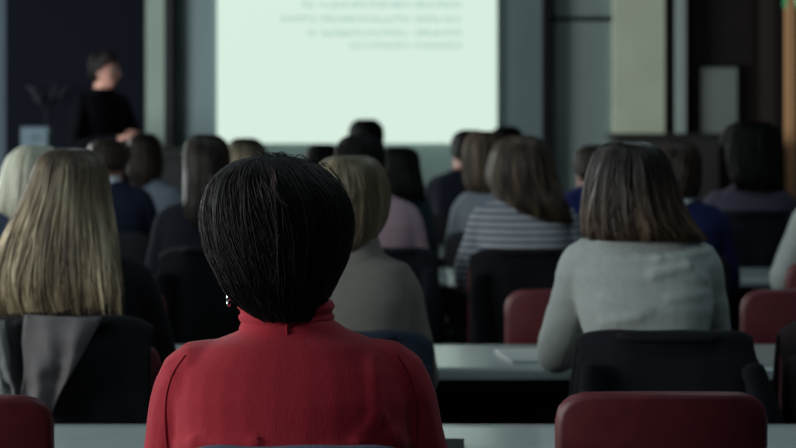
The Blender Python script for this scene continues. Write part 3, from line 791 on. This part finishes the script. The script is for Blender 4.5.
jacket(866, 4.85, Z(319, 4.82), .185, .195, .36, rmat('dark_brown_cloth', (30, 20, 24)), 'dark brown jacket over the chair at the right picture edge', seed=44, fold=.006, round_=.12)
# cables under the second table
g = Geo().tube(smooth_path([(.0, 0, .689), (.04, 0, .61), (.12, .01, .56), (.22, -.01, .62), (.34, .0, .655), (.46, .0, .665), (.5, .0, .689)], 8), .006, 8)
cbz = tag(g.build('cable', mat('cable_black', (40, 42, 50), .5, .1)), 'dark cable sagging under the second table', 'cable'); cbz.location = (X(520, 5.6), 5.66, .0)

# ---- fourth row and beyond
def far(label, xpx, d, top_y, zsy, sw, tm, rows, hm, N=420, wid=.008, ch=True, chl=None, chx=None, **kw):
    hk = kw.pop('hk', {})
    p = person(label, xpx, d, Z(top_y, d)-.012, Z(zsy, d) if zsy > 5 else zsy, sw, tm, hair_of(rows, hm, N, wid, **hk), vox=.010, cvox=.010, **kw)
    if ch: chair(chx or xpx, d-.24, chl or 'dark chair under the '+label.split(',')[0], kind='red' if chl and 'red' in chl else 'dark')
    return p
def bob(xc, yt, w, h, low=.8, dx=0, ry=None):
    """rounded hairstyle: centre, top, width, height in the picture"""
    prof = ((0, .08), (.01, .40), (.06, .68), (.16, .88), (.32, .99), (.5, 1.0), (.68, .97), (.85, .9*low+.08), (1.0, low*.82))
    out = []
    for k, (t, f) in enumerate(prof):
        out.append((yt+2*(k == 0)+h*t, xc+dx*t-w/2*f, xc+dx*t+w/2*f, (-.03, -.025, -.015, -.006, 0, 0, -.008, -.015, -.025)[k]))
    return out
def long_hair(xc, yt, w, h, dx=0, wl=1.1):
    prof = ((0, .08, -.03, .006), (.005, .40, -.03, .04), (.04, .70, -.02, .075), (.1, .9, -.008, .10), (.2, 1, -.004, .115), (.35, 1.0, -.012, .11), (.52, 1.03, -.045, .09), (.72, 1.05*wl**.5, -.085, .06), (1.0, .95*wl, -.10, .045))
    return [(yt+2*(k == 0)+h*t, xc+dx*t*t-w/2*f, xc+dx*t*t+w/2*f, cy, ry) for k, (t, f, cy, ry) in enumerate(prof)]

P5 = [(137, 519, 525, -.03, .006), (137, 510, 534, -.03, .045), (142, 501, 543, -.02, .08), (150, 495, 549, -.008, .105), (163, 491, 554, -.004, .118), (178, 489, 557, -.012, .112), (192, 494, 561, -.04, .09), (206, 506, 568, -.075, .065), (224, 520, 573, -.09, .045)]
far('woman in a grey and navy striped sweater with brown hair over her shoulder', 525, 7.75, 136, 206, .190, stripe_mat('striped_knit', (168, 172, 178), (92, 98, 116), .0245, .58), P5, hair_mat('dark_blonde_hair', [(30, 24, 23), (52, 42, 37), (84, 69, 56), (120, 101, 80)]), 650, .006,
    arms='lap', hk=dict(seed=51, wave=.1, jag=.25, puff=.05), fwd=.05, el={-1: (-.205, .12, .77)}, chx=524, chl='red chair of the striped sweater, covered by a black jacket')
jacket(524, 7.50, Z(249, 7.45), .185, .19, .42, rmat('black_cloth', (7, 8, 14)), 'black jacket over the chair of the woman in the striped sweater', seed=52, fold=.01)
far('person with dark hair in a mauve top, in front of the screen', 378, 7.9, 137, 204, .172, rmat('mauve_jersey', (176, 148, 160)), bob(360, 136, 45, 52, .8), H_far, headpx=361, lean=-.02, hk=dict(seed=61, wave=.1), chx=384, chl='red chair of the mauve top, covered by a dark coat')
jacket(384, 7.65, Z(248, 7.6), .19, .2, .36, rmat('dark_navy_cloth', (14, 17, 28)), 'dark navy coat over the chair of the mauve top', seed=63, fold=.008)
far('woman with long dark hair in dark clothes, left of the red sweater', 207, 7.9, 137, 207, .185, rmat('dark_navy_jersey', (16, 20, 32)), long_hair(206, 135, 43, 102, 2, 1.0), hair_mat('long_dark_brown_hair', [(24, 18, 18), (40, 31, 28), (66, 52, 42)]), 650, .006, head_yaw=.55, hk=dict(seed=71, yaw=.55, wave=.1, face=1.35), chx=214, chl='red chair of the woman with long dark hair, covered by a black coat')
far('man in a navy suit with a white shirt collar, behind the blonde woman', 104, 9.33, 143, 189, .205, rmat('navy_suit', (19, 25, 46)), bob(108, 141, 38, 30, .85), H_brown, arms='table', top_name='suit_jacket', collar=(rmat('white_shirt', (205, 214, 222)), 'shirt'), head_yaw=-.2, hk=dict(seed=81, jag=.1), trs=None)
far('woman with platinum blonde hair at the left picture edge', 30, 7.05, 146, 214, .18, rmat('navy_scarf_cloth', (44, 54, 76)), [(147, 32, 38, -.03, .006), (147, 24, 46, -.03, .04), (152, 14, 54, -.015, .08), (162, 6, 60, -.006, .11), (180, 0, 66, 0, .12), (198, -4, 69, -.005, .12), (212, -6, 70, -.015, .11), (226, -4, 66, -.03, .09)], H_platin, 700, .007, hk=dict(seed=91, jag=.15))
far('woman with wavy brown hair and a royal blue top, behind the pale grey sweater', 677, 7.9, 144, 208, .186, rmat('royal_blue_jersey', (19, 26, 72)), bob(678, 142, 40, 56, .95), H_brown, 520, .007, head_yaw=.2, collar=(rmat('white_shirt', (205, 214, 222)), 'shirt'), hk=dict(seed=101, wave=.3, jag=.2))
far('woman with a big dark bob and a grey-purple top, at right', 750, 9.40, 127, 193, .2, rmat('grey_purple_jersey', (74, 70, 86)), bob(752, 122, 62, 68, .95), H_far, 600, .008, headpx=748, head_yaw=.75, hk=dict(seed=111, yaw=.75, wave=.2, face=1.35, tuft=120), chx=757, chl='dark chair of the dark bob haircut, under a dark coat')
jacket(214, 7.65, Z(247.5, 7.6), .195, .22, .42, rmat('black_wool', (8, 9, 15)), 'black coat over the chair of the woman with long dark hair', seed=73, fold=.01)
jacket(757, 9.15, Z(211, 9.05), .185, .19, .42, rmat('ink_blue_cloth', (13, 15, 27)), 'ink blue coat over the chair of the woman with the dark bob', seed=113, fold=.01)
far('person in a pale grey top cut off by the right picture edge', 852, 7.5, 146, 204, .2, rmat('pale_grey_jersey', (168, 176, 174)), bob(852, 144, 46, 46, .8), H_brown, el={-1: (-.235, .0, .79)}, hk=dict(seed=121), chx=844, chl='red chair beside the pale grey sleeve at the right picture edge')

far('woman with light brown hair in a grey top, left of the striped sweater', 492, 9.33, 134, 196, .165, rmat('mid_grey_jersey', (126, 134, 142)), bob(484, 132, 42, 62, .9), H_lbrown, 420, .009, hk=dict(seed=131, jag=.2), headpx=484)
far('woman with long dark hair and a blue-grey scarf, right of the mauve top', 391, 9.33, 150, 194, .165, rmat('teal_jersey', (36, 52, 62)), long_hair(399, 148, 31, 52, 8, 1.0), H_far, 380, .008, hk=dict(seed=141), headpx=399, collar=(rmat('blue_grey_scarf', (100, 116, 132)), 'shirt'))
far('person with dark hair low behind the red turtleneck woman', 322, 10.8, 147, 192, .18, rmat('charcoal_jersey', (40, 42, 50)), bob(322, 145, 32, 38, .8), H_far, 300, .009, hk=dict(seed=151))
far('woman with fair hair and dark roots, left of the short dark hair', 246, 9.33, 141, 196, .18, rmat('grey_blue_jersey', (70, 78, 92)), bob(245, 139, 37, 60, 1.0), hair_mat('fair_hair_dark_roots', [(36, 30, 28), (60, 52, 44), (80, 70, 58)], 1.23, 1.15, [(120, 106, 82), (150, 136, 108), (180, 166, 136)]), 380, .009, hk=dict(seed=161))
far('woman with pinned-up dark brown hair and a pale grey top, right of the navy suit', 152, 10.8, 137, 189, .165, rmat('pale_blue_grey_jersey', (128, 140, 154)), bob(144, 134, 36, 56, .8), H_brown, 420, .009, headpx=142, head_yaw=.7, hk=dict(seed=171, yaw=.7, wave=.2, face=1.35, tuft=80))
far('person with short brown hair and a blue top, left of the pale grey sweater', 594, 9.33, 148, 195, .17, rmat('cobalt_jersey', (22, 30, 84)), bob(596, 146, 27, 38, .85), H_brown, 300, .009, headpx=596, hk=dict(seed=181))
far('person in a dark navy jacket just left of the grey top', 462, 10.8, 134, 178, .18, rmat('navy_blazer', (26, 32, 46)), bob(470, 131, 30, 34, .8), H_far, 260, .010, headpx=470, hk=dict(seed=191), top_name='blazer', chl='chair of the dark navy jacket')
far('person with short black hair whose head rises into the screen', 366, 12.1, 123, 172, .2, rmat('black_jersey_far', (18, 20, 26)), bob(366, 120, 33, 36, .8), H_far, 260, .010, hk=dict(seed=201))
far('person with dark hair half hidden above the striped sweater', 507, 12.1, 130, 176, .19, rmat('graphite_jersey', (34, 37, 44)), bob(507, 127, 29, 34, .8), H_far, 260, .010, hk=dict(seed=211))

# ---- presenter
DP = 14.5
def phair(r, x0, d, hx, hy, hc):
    lv = [(hc.z+.128, hc.x, hc.y-.02, .01, .01), (hc.z+.126, hc.x, hc.y-.015, .04, .05), (hc.z+.112, hc.x, hc.y-.01, .065, .085), (hc.z+.085, hc.x, hc.y-.006, .082, .105),
          (hc.z+.045, hc.x, hc.y-.006, .088, .112), (hc.z+.0, hc.x, hc.y-.016, .087, .100), (hc.z-.045, hc.x, hc.y-.03, .078, .080), (hc.z-.07, hc.x, hc.y-.035, .065, .068)]
    hair(r, lv, H_black, 420, .006, yaw=.62, zface=hc.z+.065, face=1.35, jag=.2, seed=221, start=.5)
person('man in a black long sleeved top standing at the front, gesturing with his hands', 101, DP, 1.735, Z(95, DP), .215, mat('black_crew_neck', (6, 6, 10), .95, .1, spec=.05), phair, group=None, stand=True, rz=math.radians(-138), head_yaw=.62, vox=.007, cvox=.009,
       arms='side', el={-1: (-.25, .06, 1.13), 1: (.25, .06, 1.13)}, wr={-1: (-.06, .30, 1.20), 1: (.07, .31, 1.18)}, top_name='crew_neck_top', heady=.03)
